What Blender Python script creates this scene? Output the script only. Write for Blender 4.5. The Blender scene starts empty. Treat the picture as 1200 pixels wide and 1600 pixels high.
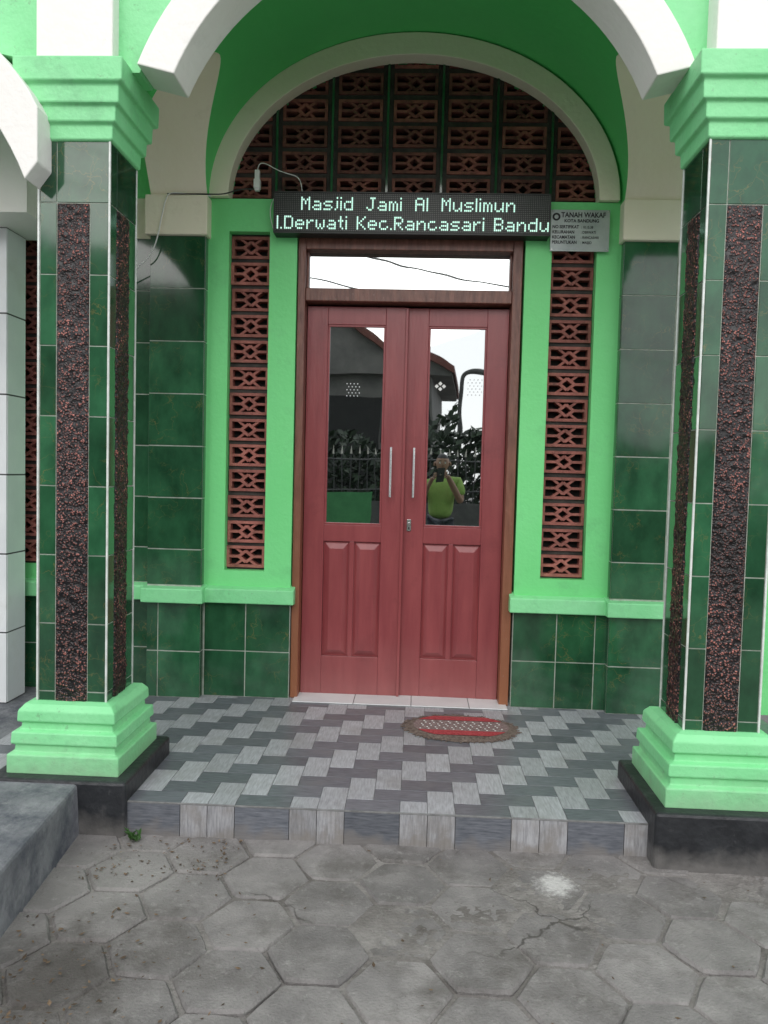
import bpy, bmesh, math, random
from mathutils import Vector, Matrix, noise
random.seed(7)
sc=bpy.context.scene
R=math.radians
# ------------------------------------------------------------------ materials
MATS={}
def lk(nt,a,b): nt.links.new(a,b)
def mat(name,c1,c2=None,scale=6,rough=.55,bump=.05,bscale=80,stretch=(1,1,1),metal=0,var=0,spec=.5,lo=.35,hi=.65,grime=None,gscale=2.0,gl=.5,gh=.75,coat=0,detail=6):
    if name in MATS: return MATS[name]
    m=bpy.data.materials.new(name);m.use_nodes=True;nt=m.node_tree;N=nt.nodes
    b=N['Principled BSDF'];b.inputs['Roughness'].default_value=rough;b.inputs['Metallic'].default_value=metal
    b.inputs['Specular IOR Level'].default_value=spec
    b.inputs['Coat Weight'].default_value=coat
    tc=N.new('ShaderNodeTexCoord');mp=N.new('ShaderNodeMapping');mp.inputs['Scale'].default_value=stretch
    lk(nt,tc.outputs['Object'],mp.inputs['Vector'])
    n=N.new('ShaderNodeTexNoise');n.inputs['Scale'].default_value=scale;n.inputs['Detail'].default_value=detail;n.inputs['Roughness'].default_value=.6
    lk(nt,mp.outputs[0],n.inputs['Vector'])
    r=N.new('ShaderNodeValToRGB');r.color_ramp.elements[0].position=lo;r.color_ramp.elements[1].position=hi
    r.color_ramp.elements[0].color=(*c1,1);r.color_ramp.elements[1].color=(*(c2 or c1),1)
    lk(nt,n.outputs['Fac'],r.inputs['Fac']);col=r.outputs['Color']
    if grime:
        g=N.new('ShaderNodeTexNoise');g.inputs['Scale'].default_value=gscale;g.inputs['Detail'].default_value=8;g.inputs['Roughness'].default_value=.7
        lk(nt,tc.outputs['Object'],g.inputs['Vector'])
        gr=N.new('ShaderNodeMapRange');gr.inputs[1].default_value=gl;gr.inputs[2].default_value=gh;lk(nt,g.outputs['Fac'],gr.inputs[0])
        mx=N.new('ShaderNodeMixRGB');mx.inputs['Color2'].default_value=(*grime,1)
        lk(nt,gr.outputs[0],mx.inputs['Fac']);lk(nt,col,mx.inputs['Color1']);col=mx.outputs[0]
    if var:
        a=N.new('ShaderNodeAttribute');a.attribute_name='var'
        mr=N.new('ShaderNodeMapRange');mr.inputs[3].default_value=1-var;mr.inputs[4].default_value=1+var;lk(nt,a.outputs['Fac'],mr.inputs[0])
        mm=N.new('ShaderNodeMixRGB');mm.blend_type='MULTIPLY';mm.inputs['Fac'].default_value=1
        lk(nt,col,mm.inputs['Color1']);lk(nt,mr.outputs[0],mm.inputs['Color2']);col=mm.outputs[0]
    lk(nt,col,b.inputs['Base Color'])
    if bump:
        n2=N.new('ShaderNodeTexNoise');n2.inputs['Scale'].default_value=bscale;n2.inputs['Detail'].default_value=4
        lk(nt,mp.outputs[0],n2.inputs['Vector'])
        bp=N.new('ShaderNodeBump');bp.inputs['Strength'].default_value=bump;bp.inputs['Distance'].default_value=.02
        lk(nt,n2.outputs['Fac'],bp.inputs['Height']);lk(nt,bp.outputs[0],b.inputs['Normal'])
    MATS[name]=m;return m
def overlay(m,color,fac_builder):
    nt=m.node_tree;N=nt.nodes;b=N['Principled BSDF'];old=b.inputs['Base Color'].links[0].from_socket
    mx=N.new('ShaderNodeMixRGB');mx.inputs['Color2'].default_value=(*color,1)
    lk(nt,fac_builder(nt,N),mx.inputs['Fac']);lk(nt,old,mx.inputs['Color1']);lk(nt,mx.outputs[0],b.inputs['Base Color'])
def spot(cx,cy,rad,amp,nscale,wob,mx_=1.0):
    def fb(nt,N):
        tc=N.new('ShaderNodeTexCoord');s=N.new('ShaderNodeVectorMath');s.operation='SUBTRACT';s.inputs[1].default_value=(cx,cy,-.13);lk(nt,tc.outputs['Object'],s.inputs[0])
        l=N.new('ShaderNodeVectorMath');l.operation='LENGTH';lk(nt,s.outputs[0],l.inputs[0])
        n=N.new('ShaderNodeTexNoise');n.inputs['Scale'].default_value=nscale;n.inputs['Detail'].default_value=6;n.inputs['Roughness'].default_value=.75;lk(nt,tc.outputs['Object'],n.inputs['Vector'])
        a=N.new('ShaderNodeMath');a.operation='MULTIPLY_ADD';a.inputs[1].default_value=wob;lk(nt,n.outputs['Fac'],a.inputs[0]);lk(nt,l.outputs['Value'],a.inputs[2])
        mr=N.new('ShaderNodeMapRange');mr.inputs[1].default_value=rad+wob*.5;mr.inputs[2].default_value=rad*.3+wob*.5;mr.inputs[3].default_value=0;mr.inputs[4].default_value=amp;lk(nt,a.outputs[0],mr.inputs[0]);return mr.outputs[0]
    return fb
def speck(scale,lo,hi,amp):
    def fb(nt,N):
        tc=N.new('ShaderNodeTexCoord');n=N.new('ShaderNodeTexNoise');n.inputs['Scale'].default_value=scale;n.inputs['Detail'].default_value=5;n.inputs['Roughness'].default_value=.8
        lk(nt,tc.outputs['Object'],n.inputs['Vector']);mr=N.new('ShaderNodeMapRange');mr.inputs[1].default_value=lo;mr.inputs[2].default_value=hi;mr.inputs[4].default_value=amp;lk(nt,n.outputs['Fac'],mr.inputs[0]);return mr.outputs[0]
    return fb
def zfade(z0,z1,amp):
    def fb(nt,N):
        tc=N.new('ShaderNodeTexCoord');s=N.new('ShaderNodeSeparateXYZ');lk(nt,tc.outputs['Object'],s.inputs[0])
        n=N.new('ShaderNodeTexNoise');n.inputs['Scale'].default_value=14;n.inputs['Detail'].default_value=6;lk(nt,tc.outputs['Object'],n.inputs['Vector'])
        a=N.new('ShaderNodeMath');a.operation='MULTIPLY_ADD';a.inputs[1].default_value=-.15;lk(nt,n.outputs['Fac'],a.inputs[0]);lk(nt,s.outputs['Z'],a.inputs[2])
        mr=N.new('ShaderNodeMapRange');mr.inputs[1].default_value=z0-.07;mr.inputs[2].default_value=z1-.07;mr.inputs[3].default_value=amp;mr.inputs[4].default_value=0;lk(nt,a.outputs[0],mr.inputs[0]);return mr.outputs[0]
    return fb
def cracks(scale,w,amp):
    def fb(nt,N):
        tc=N.new('ShaderNodeTexCoord');d=N.new('ShaderNodeTexNoise');d.inputs['Scale'].default_value=6;d.inputs['Detail'].default_value=5;lk(nt,tc.outputs['Object'],d.inputs['Vector'])
        ad=N.new('ShaderNodeVectorMath');ad.operation='MULTIPLY_ADD';ad.inputs[1].default_value=(.3,.3,0);lk(nt,d.outputs['Color'],ad.inputs[0]);lk(nt,tc.outputs['Object'],ad.inputs[2])
        v=N.new('ShaderNodeTexVoronoi');v.feature='DISTANCE_TO_EDGE';v.inputs['Scale'].default_value=scale;lk(nt,ad.outputs[0],v.inputs['Vector'])
        mr=N.new('ShaderNodeMapRange');mr.inputs[1].default_value=w*.3;mr.inputs[2].default_value=w;mr.inputs[3].default_value=amp;mr.inputs[4].default_value=0;lk(nt,v.outputs['Distance'],mr.inputs[0])
        k=N.new('ShaderNodeTexNoise');k.inputs['Scale'].default_value=2.3;lk(nt,tc.outputs['Object'],k.inputs['Vector'])
        kr=N.new('ShaderNodeMapRange');kr.inputs[1].default_value=.5;kr.inputs[2].default_value=.6;lk(nt,k.outputs['Fac'],kr.inputs[0])
        mu=N.new('ShaderNodeMath');mu.operation='MULTIPLY';lk(nt,mr.outputs[0],mu.inputs[0]);lk(nt,kr.outputs[0],mu.inputs[1]);return mu.outputs[0]
    return fb
def tile_mat():
    m=mat('green_marble_tile',(.012,.052,.024),(.030,.120,.055),scale=9,rough=.09,bump=.035,bscale=4,var=.28,lo=.3,hi=.7,stretch=(1,1,.6),coat=.3)
    nt=m.node_tree;N=nt.nodes;b=N['Principled BSDF'];b.inputs['Coat Roughness'].default_value=.05
    tc=N['Texture Coordinate']
    d=N.new('ShaderNodeTexNoise');d.inputs['Scale'].default_value=9;d.inputs['Detail'].default_value=4
    lk(nt,tc.outputs['Object'],d.inputs['Vector'])
    ad=N.new('ShaderNodeVectorMath');ad.operation='MULTIPLY_ADD';ad.inputs[1].default_value=(.22,.22,.22)
    lk(nt,d.outputs['Color'],ad.inputs[0]);lk(nt,tc.outputs['Object'],ad.inputs[2])
    v=N.new('ShaderNodeTexVoronoi');v.feature='DISTANCE_TO_EDGE';v.inputs['Scale'].default_value=11
    lk(nt,ad.outputs[0],v.inputs['Vector'])
    mr=N.new('ShaderNodeMapRange');mr.inputs[1].default_value=.004;mr.inputs[2].default_value=.022;mr.inputs[3].default_value=1;mr.inputs[4].default_value=0
    lk(nt,v.outputs['Distance'],mr.inputs[0])
    k=N.new('ShaderNodeTexNoise');k.inputs['Scale'].default_value=6;lk(nt,tc.outputs['Object'],k.inputs['Vector'])
    kr=N.new('ShaderNodeMapRange');kr.inputs[1].default_value=.45;kr.inputs[2].default_value=.68;kr.inputs[4].default_value=.5;lk(nt,k.outputs['Fac'],kr.inputs[0])
    mu=N.new('ShaderNodeMath');mu.operation='MULTIPLY';lk(nt,mr.outputs[0],mu.inputs[0]);lk(nt,kr.outputs[0],mu.inputs[1])
    old=b.inputs['Base Color'].links[0].from_socket
    mx=N.new('ShaderNodeMixRGB');mx.inputs['Color2'].default_value=(.20,.16,.05,1)
    lk(nt,mu.outputs[0],mx.inputs['Fac']);lk(nt,old,mx.inputs['Color1']);lk(nt,mx.outputs[0],b.inputs['Base Color'])
    return m
T_TILE=tile_mat()
T_GROUT=mat('tile_grout',(.46,.50,.44),(.28,.32,.26),scale=20,rough=.9)
T_GREEN=mat('green_wall_paint',(.165,.67,.225),(.195,.71,.26),scale=1.5,rough=.5,bump=.12,bscale=45,grime=(.13,.50,.18),gl=.56,gh=.85,gscale=3)
T_GREENP=mat('pale_green_paint',(.21,.66,.29),(.27,.72,.35),scale=3,rough=.5,bump=.15,bscale=40,grime=(.15,.42,.2),gl=.54,gh=.85,gscale=5)
overlay(T_GREENP,(.14,.20,.12),speck(28,.60,.74,.6));overlay(T_GREENP,(.30,.38,.27),zfade(.07,.20,.45))
T_VAULT=mat('vault_green_shaded',(.095,.58,.155),(.12,.62,.18),scale=1.2,rough=.6,bump=.12,bscale=30)  # deeper, more saturated green: the vault's shade is put into the colour
T_CREAM=mat('cream_paint',(.84,.775,.60),(.87,.81,.66),scale=2,rough=.6,bump=.15,bscale=35,grime=(.60,.52,.36),gl=.6,gh=.95,gscale=4)
T_WHITE=mat('white_paint',(.82,.80,.76),(.85,.835,.80),scale=2,rough=.6,bump=.12,bscale=35,grime=(.5,.5,.46),gl=.6,gh=.95,gscale=3)
overlay(T_WHITE,(.45,.43,.38),speck(9,.62,.8,.35))
T_BLACK=mat('black_base_paint',(.012,.013,.016),(.028,.03,.034),scale=8,rough=.45,bump=.25,bscale=30,grime=(.12,.12,.12),gl=.6,gh=.85,gscale=9)
overlay(T_BLACK,(.2,.19,.18),zfade(-.13,-.04,.65))
T_DARK=mat('dark_interior',(.008,.009,.008),(.014,.015,.013),scale=3,rough=.8)  # near-black colour stands in for the shade inside openings
T_ROST=mat('terracotta_breeze_block',(.24,.075,.06),(.35,.125,.10),scale=14,rough=.75,bump=.3,bscale=90,var=.22,grime=(.09,.04,.032),gl=.5,gh=.8,gscale=16)
T_ROSTD=mat('terracotta_breeze_block_dark',(.17,.055,.042),(.26,.095,.07),scale=14,rough=.8,bump=.3,bscale=90,var=.35,grime=(.05,.025,.02),gl=.45,gh=.7,gscale=10)  # darker, more varied terracotta for the blocks in the arch
T_MORT=mat('dark_mortar',(.022,.02,.018),(.055,.047,.04),scale=15,rough=.8,bump=.2)
T_DOOR=mat('maroon_door_paint',(.225,.042,.048),(.28,.060,.064),scale=3,stretch=(5,5,.7),rough=.34,bump=.08,bscale=12,grime=(.18,.035,.04),gl=.55,gh=.8,gscale=4)
overlay(T_DOOR,(.36,.16,.15),zfade(0,.35,.35));overlay(T_DOOR,(.5,.35,.33),speck(60,.70,.76,.6))
def frame_mat():
    m=mat('brown_frame_varnish',(.11,.04,.03),(.22,.09,.065),scale=9,stretch=(4,4,.7),rough=.4,bump=.15,bscale=20)
    nt=m.node_tree;N=nt.nodes;b=N['Principled BSDF'];tc=N['Texture Coordinate']
    s=N.new('ShaderNodeSeparateXYZ');lk(nt,tc.outputs['Object'],s.inputs[0])
    mr=N.new('ShaderNodeMapRange');mr.inputs[1].default_value=0;mr.inputs[2].default_value=1.7;mr.inputs[3].default_value=.95;mr.inputs[4].default_value=0
    lk(nt,s.outputs['Z'],mr.inputs[0])
    old=b.inputs['Base Color'].links[0].from_socket
    mx=N.new('ShaderNodeMixRGB');mx.inputs['Color2'].default_value=(.27,.10,.045,1)
    lk(nt,mr.outputs[0],mx.inputs['Fac']);lk(nt,old,mx.inputs['Color1']);lk(nt,mx.outputs[0],b.inputs['Base Color']);return m
T_FRAME=frame_mat();overlay(T_FRAME,(.35,.25,.2),speck(45,.62,.7,.5))
T_STEEL=mat('brushed_steel',(.5,.5,.5),(.6,.6,.6),rough=.25,metal=1,bump=.02)
T_ALU=mat('white_edge_trim',(.72,.75,.72),(.5,.54,.5),scale=20,rough=.4)
T_PLQ=mat('plaque_metal',(.33,.36,.37),(.44,.47,.47),scale=8,rough=.35,metal=.4,bump=.05)
T_INK=mat('dark_lettering',(.012,.012,.015),rough=.6)
T_LIGHTP=mat('floor_plank_light',(.24,.245,.265),(.42,.43,.46),scale=16,stretch=(9,1,1),rough=.34,bump=.05,bscale=30,var=.10,lo=.3,hi=.62,grime=(.24,.235,.235),gl=.5,gh=.8,gscale=5)
T_DARKP=mat('floor_plank_dark',(.075,.082,.098),(.19,.20,.225),scale=16,stretch=(1,9,9),rough=.32,bump=.05,bscale=30,var=.14,lo=.3,hi=.7,grime=(.18,.18,.185),gl=.5,gh=.85,gscale=5)
T_LIGHTV=mat('riser_plank_light',(.20,.20,.21),(.36,.36,.375),scale=16,stretch=(9,1,1),rough=.4,bump=.08,bscale=30,var=.12,lo=.3,hi=.62,grime=(.2,.18,.16),gl=.45,gh=.75,gscale=7)
for q in (T_LIGHTV,T_DARKP): overlay(q,(.22,.20,.18),zfade(-.13,-.085,.6))
T_FGROUT=mat('floor_grout',(.24,.24,.24),(.14,.14,.14),scale=18,rough=.9)
T_WTILE=mat('white_ceramic_tile',(.66,.68,.70),(.74,.76,.77),scale=4,rough=.2,bump=.02,var=.05,grime=(.5,.5,.48),gl=.6,gh=.9)
T_BGROUT=mat('black_grout',(.05,.05,.05),(.1,.1,.1),rough=.9)
T_CONC=mat('concrete',(.12,.125,.14),(.23,.235,.25),scale=5,rough=.75,bump=.3,bscale=50,grime=(.05,.056,.075),gl=.45,gh=.68,gscale=6)
overlay(T_CONC,(.30,.30,.30),speck(18,.58,.72,.5))
T_PAVE=mat('paver_concrete',(.165,.156,.152),(.245,.232,.224),scale=7,rough=.85,bump=.35,bscale=120,var=.13,grime=(.115,.106,.098),gl=.48,gh=.70,gscale=5)
T_DIRT=mat('cement_dirt',(.165,.153,.143),(.25,.236,.222),scale=6,rough=.95,bump=.4,bscale=90,grime=(.085,.076,.068),gl=.46,gh=.70,gscale=3.2)
for q in (T_PAVE,T_DIRT):
    overlay(q,(.33,.32,.305),speck(22,.56,.72,.6))
    overlay(q,(.06,.052,.045),speck(48,.62,.72,.8))
    overlay(q,(.05,.045,.04),cracks(2.2,.012,.8))
    overlay(q,(.60,.59,.57),spot(.52,2.62,.085,.8,34,.20))
    overlay(q,(.055,.048,.042),spot(-.95,2.0,.28,.75,9,.45))
    overlay(q,(.38,.37,.35),spot(-.95,2.55,.30,.35,7,.35))
T_GROUND=mat('ground_earth',(.16,.15,.14),(.22,.21,.2),scale=2,rough=.95,bump=.3)
T_PLASW=mat('white_plastic',(.75,.75,.73),rough=.35,bump=0)
T_WIRE=mat('dark_cable',(.03,.03,.03),rough=.5,bump=0)
T_PANEL=mat('led_panel_black',(.010,.011,.011),(.016,.017,.017),scale=30,rough=.5,bump=.1)
T_LEDOFF=mat('led_dot_off',(.085,.09,.085),(.12,.125,.12),scale=50,rough=.4,bump=0)
def emis(name,c,s):
    m=bpy.data.materials.new(name);m.use_nodes=True;b=m.node_tree.nodes['Principled BSDF']
    b.inputs['Base Color'].default_value=(.3,.4,.35,1);b.inputs['Emission Color'].default_value=(*c,1);b.inputs['Emission Strength'].default_value=s;return m
T_LEDON=emis('led_dot_lit',(.60,1,.84),.95)
def glassm():
    m=bpy.data.materials.new('tinted_mirror_glass');m.use_nodes=True;nt=m.node_tree;N=nt.nodes
    b=N['Principled BSDF'];b.inputs['Base Color'].default_value=(.62,.65,.66,1);b.inputs['Metallic'].default_value=1;b.inputs['Roughness'].default_value=.012
    tc=N.new('ShaderNodeTexCoord');n=N.new('ShaderNodeTexNoise');n.inputs['Scale'].default_value=3;n.inputs['Detail'].default_value=1;lk(nt,tc.outputs['Object'],n.inputs[0])
    bp=N.new('ShaderNodeBump');bp.inputs['Strength'].default_value=.05;bp.inputs['Distance'].default_value=.02;lk(nt,n.outputs['Fac'],bp.inputs['Height']);lk(nt,bp.outputs[0],b.inputs['Normal'])
    d=N.new('ShaderNodeBsdfDiffuse');d.inputs['Color'].default_value=(.012,.014,.014,1)
    mx=N.new('ShaderNodeMixShader');mx.inputs[0].default_value=.2
    lk(nt,b.outputs[0],mx.inputs[1]);lk(nt,d.outputs[0],mx.inputs[2]);lk(nt,mx.outputs[0],N['Material Output'].inputs[0]);return m
T_GLASS=glassm()
T_REDM=mat('mat_red_weave',(.34,.03,.04),(.50,.07,.08),scale=60,rough=.95,bump=.6,bscale=200)
T_BRNM=mat('mat_brown_fibre',(.13,.09,.075),(.26,.2,.17),scale=60,rough=1,bump=.8,bscale=200)
T_GRYM=mat('mat_grey_weave',(.16,.09,.09),(.36,.27,.26),scale=70,rough=.95,bump=.6,bscale=200,stretch=(1,2,1))
T_ROOF=mat('roof_tile_red',(.10,.035,.026),(.15,.052,.038),scale=9,rough=.8,bump=.4,bscale=20)
T_HOUSE=mat('house_plaster',(.09,.09,.082),(.15,.145,.13),scale=2,rough=.8)
T_LEAF=mat('hedge_leaf',(.008,.020,.008),(.022,.04,.016),scale=9,rough=.6,var=.5)
T_IRON=mat('fence_iron',(.03,.03,.03),(.05,.05,.05),rough=.5)
T_SPEAR=mat('fence_spear_tip',(.35,.33,.28),(.45,.43,.38),rough=.6)
T_WALLD=mat('street_wall_dark',(.04,.04,.038),(.07,.07,.065),rough=.8)
T_WALLG=mat('street_wall_green',(.03,.15,.05),(.045,.2,.07),rough=.8)
T_SHIRT=mat('lime_shirt',(.20,.32,.07),(.27,.39,.10),scale=8,rough=.85,bump=.2)
T_SKIN=mat('skin',(.26,.14,.09),(.30,.17,.11),rough=.5,bump=0)
T_PANTS=mat('dark_trousers',(.03,.035,.05),(.05,.055,.07),rough=.85)
T_HAIR=mat('black_hair',(.01,.008,.007),(.02,.017,.015),rough=.6)
T_WEED=mat('weed_leaf',(.04,.11,.025),(.07,.16,.04),rough=.6,bump=0)
T_LITTER=mat('dry_leaf_litter',(.07,.045,.025),(.16,.11,.07),scale=40,rough=.9,bump=0,var=.6)
# ------------------------------------------------------------------ mesh helper
def empty(name,parent=None):
    o=bpy.data.objects.new(name,None);sc.collection.objects.link(o)
    if parent:o.parent=parent
    return o
class MB:
    def __init__(s): s.v=[];s.f=[];s.m=[];s.mats=[];s.var=[]
    def add(s,vs,fs,mt,var=None):
        if mt not in s.mats:s.mats.append(mt)
        i=s.mats.index(mt);b=len(s.v);s.v+=[tuple(p) for p in vs]
        if var is None:var=random.random()
        for f in fs:s.f.append([b+k for k in f]);s.m.append(i);s.var.append(var)
    def box(s,x0,x1,y0,y1,z0,z1,mt,var=None):
        s.add([(x0,y0,z0),(x1,y0,z0),(x1,y1,z0),(x0,y1,z0),(x0,y0,z1),(x1,y0,z1),(x1,y1,z1),(x0,y1,z1)],
              [(0,3,2,1),(4,5,6,7),(0,1,5,4),(1,2,6,5),(2,3,7,6),(3,0,4,7)],mt,var)
    def prism_y(s,poly,y0,y1,mt):
        n=len(poly);vs=[(x,y0,z) for x,z in poly]+[(x,y1,z) for x,z in poly]
        s.add(vs,[list(range(n)),list(range(2*n-1,n-1,-1))]+[(i,i+n,(i+1)%n+n,(i+1)%n) for i in range(n)],mt)
    def band_y(s,inner,outer,y0,y1,mt):
        n=len(inner);vs=[]
        for (a,b),(c,d) in zip(inner,outer): vs+=[(a,y0,b),(c,y0,d),(c,y1,d),(a,y1,b)]
        fs=[]
        for i in range(n-1):
            p=4*i;q=p+4
            for k in range(4): fs.append((p+k,p+(k+1)%4,q+(k+1)%4,q+k))
        fs+= [(0,3,2,1),(4*n-4,4*n-3,4*n-2,4*n-1)]
        s.add(vs,fs,mt)
    def loft_sq(s,cx,cy,hw,prof,mt):
        vs=[];fs=[]
        for z,o in prof:
            h=hw+o;vs+=[(cx-h,cy-h,z),(cx+h,cy-h,z),(cx+h,cy+h,z),(cx-h,cy+h,z)]
        n=len(prof)
        for i in range(n-1):
            for k in range(4): fs.append((4*i+k,4*i+(k+1)%4,4*i+4+(k+1)%4,4*i+4+k))
        fs+=[(3,2,1,0),tuple(range(4*n-4,4*n))]
        s.add(vs,fs,mt)
    def cyl(s,a,b,r,mt,n=12,r2=None):
        a=Vector(a);b=Vector(b);d=(b-a).normalized();t=d.orthogonal().normalized();w=d.cross(t);r2=r if r2 is None else r2
        vs=[a+(t*math.cos(2*math.pi*i/n)+w*math.sin(2*math.pi*i/n))*r for i in range(n)]+[b+(t*math.cos(2*math.pi*i/n)+w*math.sin(2*math.pi*i/n))*r2 for i in range(n)]
        s.add(vs,[list(range(n-1,-1,-1)),list(range(n,2*n))]+[(i,(i+1)%n,(i+1)%n+n,i+n) for i in range(n)],mt)
    def done(s,name,parent=None,bevel=0,smooth=False,xf=None):
        me=bpy.data.meshes.new(name)
        v=s.v if xf is None else [tuple(xf@Vector(p)) for p in s.v]
        me.from_pydata(v,[],s.f);me.update()
        for m in s.mats:me.materials.append(m)
        me.polygons.foreach_set('material_index',s.m)
        a=me.attributes.new('var','FLOAT','FACE');a.data.foreach_set('value',s.var)
        bm=bmesh.new();bm.from_mesh(me);bmesh.ops.recalc_face_normals(bm,faces=bm.faces);bm.to_mesh(me);bm.free()
        if smooth:me.polygons.foreach_set('use_smooth',[True]*len(me.polygons))
        o=bpy.data.objects.new(name,me);sc.collection.objects.link(o)
        if parent:o.parent=parent
        if bevel:
            b=o.modifiers.new('b','BEVEL');b.width=bevel;b.segments=2;b.limit_method='ANGLE';b.angle_limit=R(35)
        return o
def tube(name,pts,r,mt,parent=None,res=3):
    c=bpy.data.curves.new(name,'CURVE');c.dimensions='3D';c.bevel_depth=r;c.bevel_resolution=res
    sp=c.splines.new('NURBS');sp.points.add(len(pts)-1)
    for p,q in zip(sp.points,pts):p.co=(*q,1)
    sp.use_endpoint_u=True;sp.order_u=3
    c.materials.append(mt)
    o=bpy.data.objects.new(name,c);sc.collection.objects.link(o)
    if parent:o.parent=parent
    return o
def text(name,s,loc,size,mt,parent,align='LEFT',ext=.0006,sx=1,bold=0):
    c=bpy.data.curves.new(name,'FONT');c.body=s;c.size=size;c.extrude=ext;c.align_x=align;c.offset=bold
    c.materials.append(mt)
    o=bpy.data.objects.new(name,c);sc.collection.objects.link(o);o.location=loc;o.rotation_euler=(R(90),0,0);o.scale=(sx,1,1);o.parent=parent
    return o
def ell(cx,cz,a,b,n=48,t0=180,t1=0):
    return [(cx+a*math.cos(R(t0+(t1-t0)*i/n)),cz+b*math.sin(R(t0+(t1-t0)*i/n))) for i in range(n+1)]
# ------------------------------------------------------------------ constants
YW=4.235; XC=-.06; ZG=-.13
mosque=empty('mosque_building')
# ---- rear wall (green, with openings)
w=MB();y0,y1=YW,YW+.09
GL=(-1.065,-.84,.715,2.58);GR=(.69,.93,.72,2.58)
def wallhole(x0,x1,z0,z1,g):
    w.box(x0,g[0],y0,y1,z0,z1,T_GREEN);w.box(g[1],x1,y0,y1,z0,z1,T_GREEN)
    w.box(g[0],g[1],y0,y1,z0,g[2],T_GREEN);w.box(g[0],g[1],y0,y1,g[3],z1,T_GREEN)
wallhole(-1.20,-.69,.62,2.755,GL);wallhole(.55,1.08,.62,2.755,GR)
w.box(-.69,.55,y0,y1,2.56,2.755,T_GREEN)
A_IN=ell(XC-.01,2.757,1.0,.755)
poly=[(-1.9,2.757)]+A_IN+[(1.8,2.757),(1.8,4.1),(-1.9,4.1)]
w.prism_y(poly,y0,y1,T_GREEN)
w.box(-2.10,-1.70,y0+.03,y1,.62,4.1,T_GREEN);w.box(-2.36,-2.10,y0+.03,y1,2.58,4.1,T_GREEN);w.box(-2.36,-2.10,y0+.03,y1,.6,.715,T_GREEN)
w.box(-4.6,-2.36,y0+.03,y1,0,4.1,T_GREEN);w.box(1.36,4.6,y0+.03,y1,.0,2.757,T_GREEN);w.box(1.8,4.6,y0+.03,y1,2.757,4.1,T_GREEN)
w.box(-1.9,-1.48,y0+.02,y1,2.54,2.757,T_CREAM)
w.done('rear_wall',mosque)
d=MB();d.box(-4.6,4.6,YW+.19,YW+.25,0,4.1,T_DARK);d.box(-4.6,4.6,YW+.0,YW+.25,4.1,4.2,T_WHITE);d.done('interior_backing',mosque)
t=MB();o_=ell(XC-.01,2.757,1.105,.865);i_=ell(XC-.01,2.757,.995,.75)
t.band_y(i_,o_,YW-.035,YW+.06,T_CREAM);t.done('arch_trim',mosque,bevel=.004)
# ---- grout backings + tiles
g=MB();tl=MB()
def tilegrid(face,plane,us,zs,gap=.0055,th=.008,mt=T_TILE):
    for i in range(len(us)-1):
        for j in range(len(zs)-1):
            a,b=us[i]+gap/2,us[i+1]-gap/2;c,e=zs[j]+gap/2,zs[j+1]-gap/2
            if b-a<.008 or e-c<.008:continue
            jt=random.uniform(-.0006,.0006)
            q1,q2,q3=[random.uniform(-.0007,.0007) for _ in range(3)]
            t1=th+jt;sg=-1 if face[0]=='-' else 1
            F=[(0,1,2,3),(7,6,5,4),(0,4,5,1),(1,5,6,2),(2,6,7,3),(3,7,4,0)]
            bk=plane-sg*.001;L=[(a,bk,c),(b,bk,c),(b,bk,e),(a,bk,e),(a,plane+sg*(t1+q1),c),(b,plane+sg*(t1+q2),c),(b,plane+sg*(t1+q2+q3),e),(a,plane+sg*(t1+q1+q3),e)]
            if face[1]=='x': L=[(y,x,z) for x,y,z in L]
            tl.add(L,F,mt)
g.box(-1.185,-.69,YW+.003,YW+.09,0,.53,T_GROUT);g.box(.55,1.065,YW+.003,YW+.09,0,.53,T_GROUT)
tilegrid('-y',YW+.008,[-1.175,-.94,-.69],[0,.26,.53]);tilegrid('-y',YW+.008,[.55,.79,1.0,1.065],[0,.26,.53])
YP=4.18
for x0,x1,split in ((-1.485,-1.18,-1.42),(1.06,1.37,1.33)):
    g.box(x0+.003,x1-.003,YP+.003,YW+.09,0,2.54,T_GROUT)
    tilegrid('-y',YP+.008,[x0,split,x1] if x0<0 else [x0,x1],[0,.26,.53])
    zs=[.63]+[2.54-.285*k for k in range(6,-1,-1)]
    tilegrid('-y',YP+.008,[x0,x1] if x0<0 else [x0,1.345,x1],zs)
    for fc,pl in (('-x',x0+.008),('+x',x1-.008)):
        tilegrid(fc,pl,[YP+.01,YW+.03],zs);tilegrid(fc,pl,[YP+.01,YW+.03],[0,.26,.53])
g.box(-1.9,-1.48,YW+.025,YW+.09,0,2.54,T_GROUT)
tilegrid('-y',YW+.03,[-1.9,-1.62,-1.478],[0,.26,.53]);tilegrid('-y',YW+.03,[-1.9,-1.62,-1.478],[.63]+[2.54-.285*k for k in range(6,-1,-1)])
g.box(-2.6,-1.9,YW+.03,YW+.09,0,.55,T_GROUT);tilegrid('-y',YW+.035,[-2.6,-2.35,-2.1,-1.9],[0,.26,.53])
g.done('tile_grout',mosque)
s=MB()
def sill(x0,x1,yf,yb):
    s.add([(x0,yf,.535),(x1,yf,.535),(x1,yb,.53),(x0,yb,.53),(x0,yf,.615),(x1,yf,.615),(x1,yb,.64),(x0,yb,.64)],
      [(0,3,2,1),(4,5,6,7),(0,1,5,4),(1,2,6,5),(2,3,7,6),(3,0,4,7)],T_GREENP)
sill(-1.17,-.665,YW-.045,YW+.05);sill(.525,1.05,YW-.045,YW+.05)
sill(-1.505,-1.16,YP-.045,YW+.05);sill(1.04,1.39,YP-.045,YW+.05);sill(-2.6,-1.5,YW-.02,YW+.06)
s.done('window_sills',mosque,bevel=.006)
c=MB()
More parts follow.
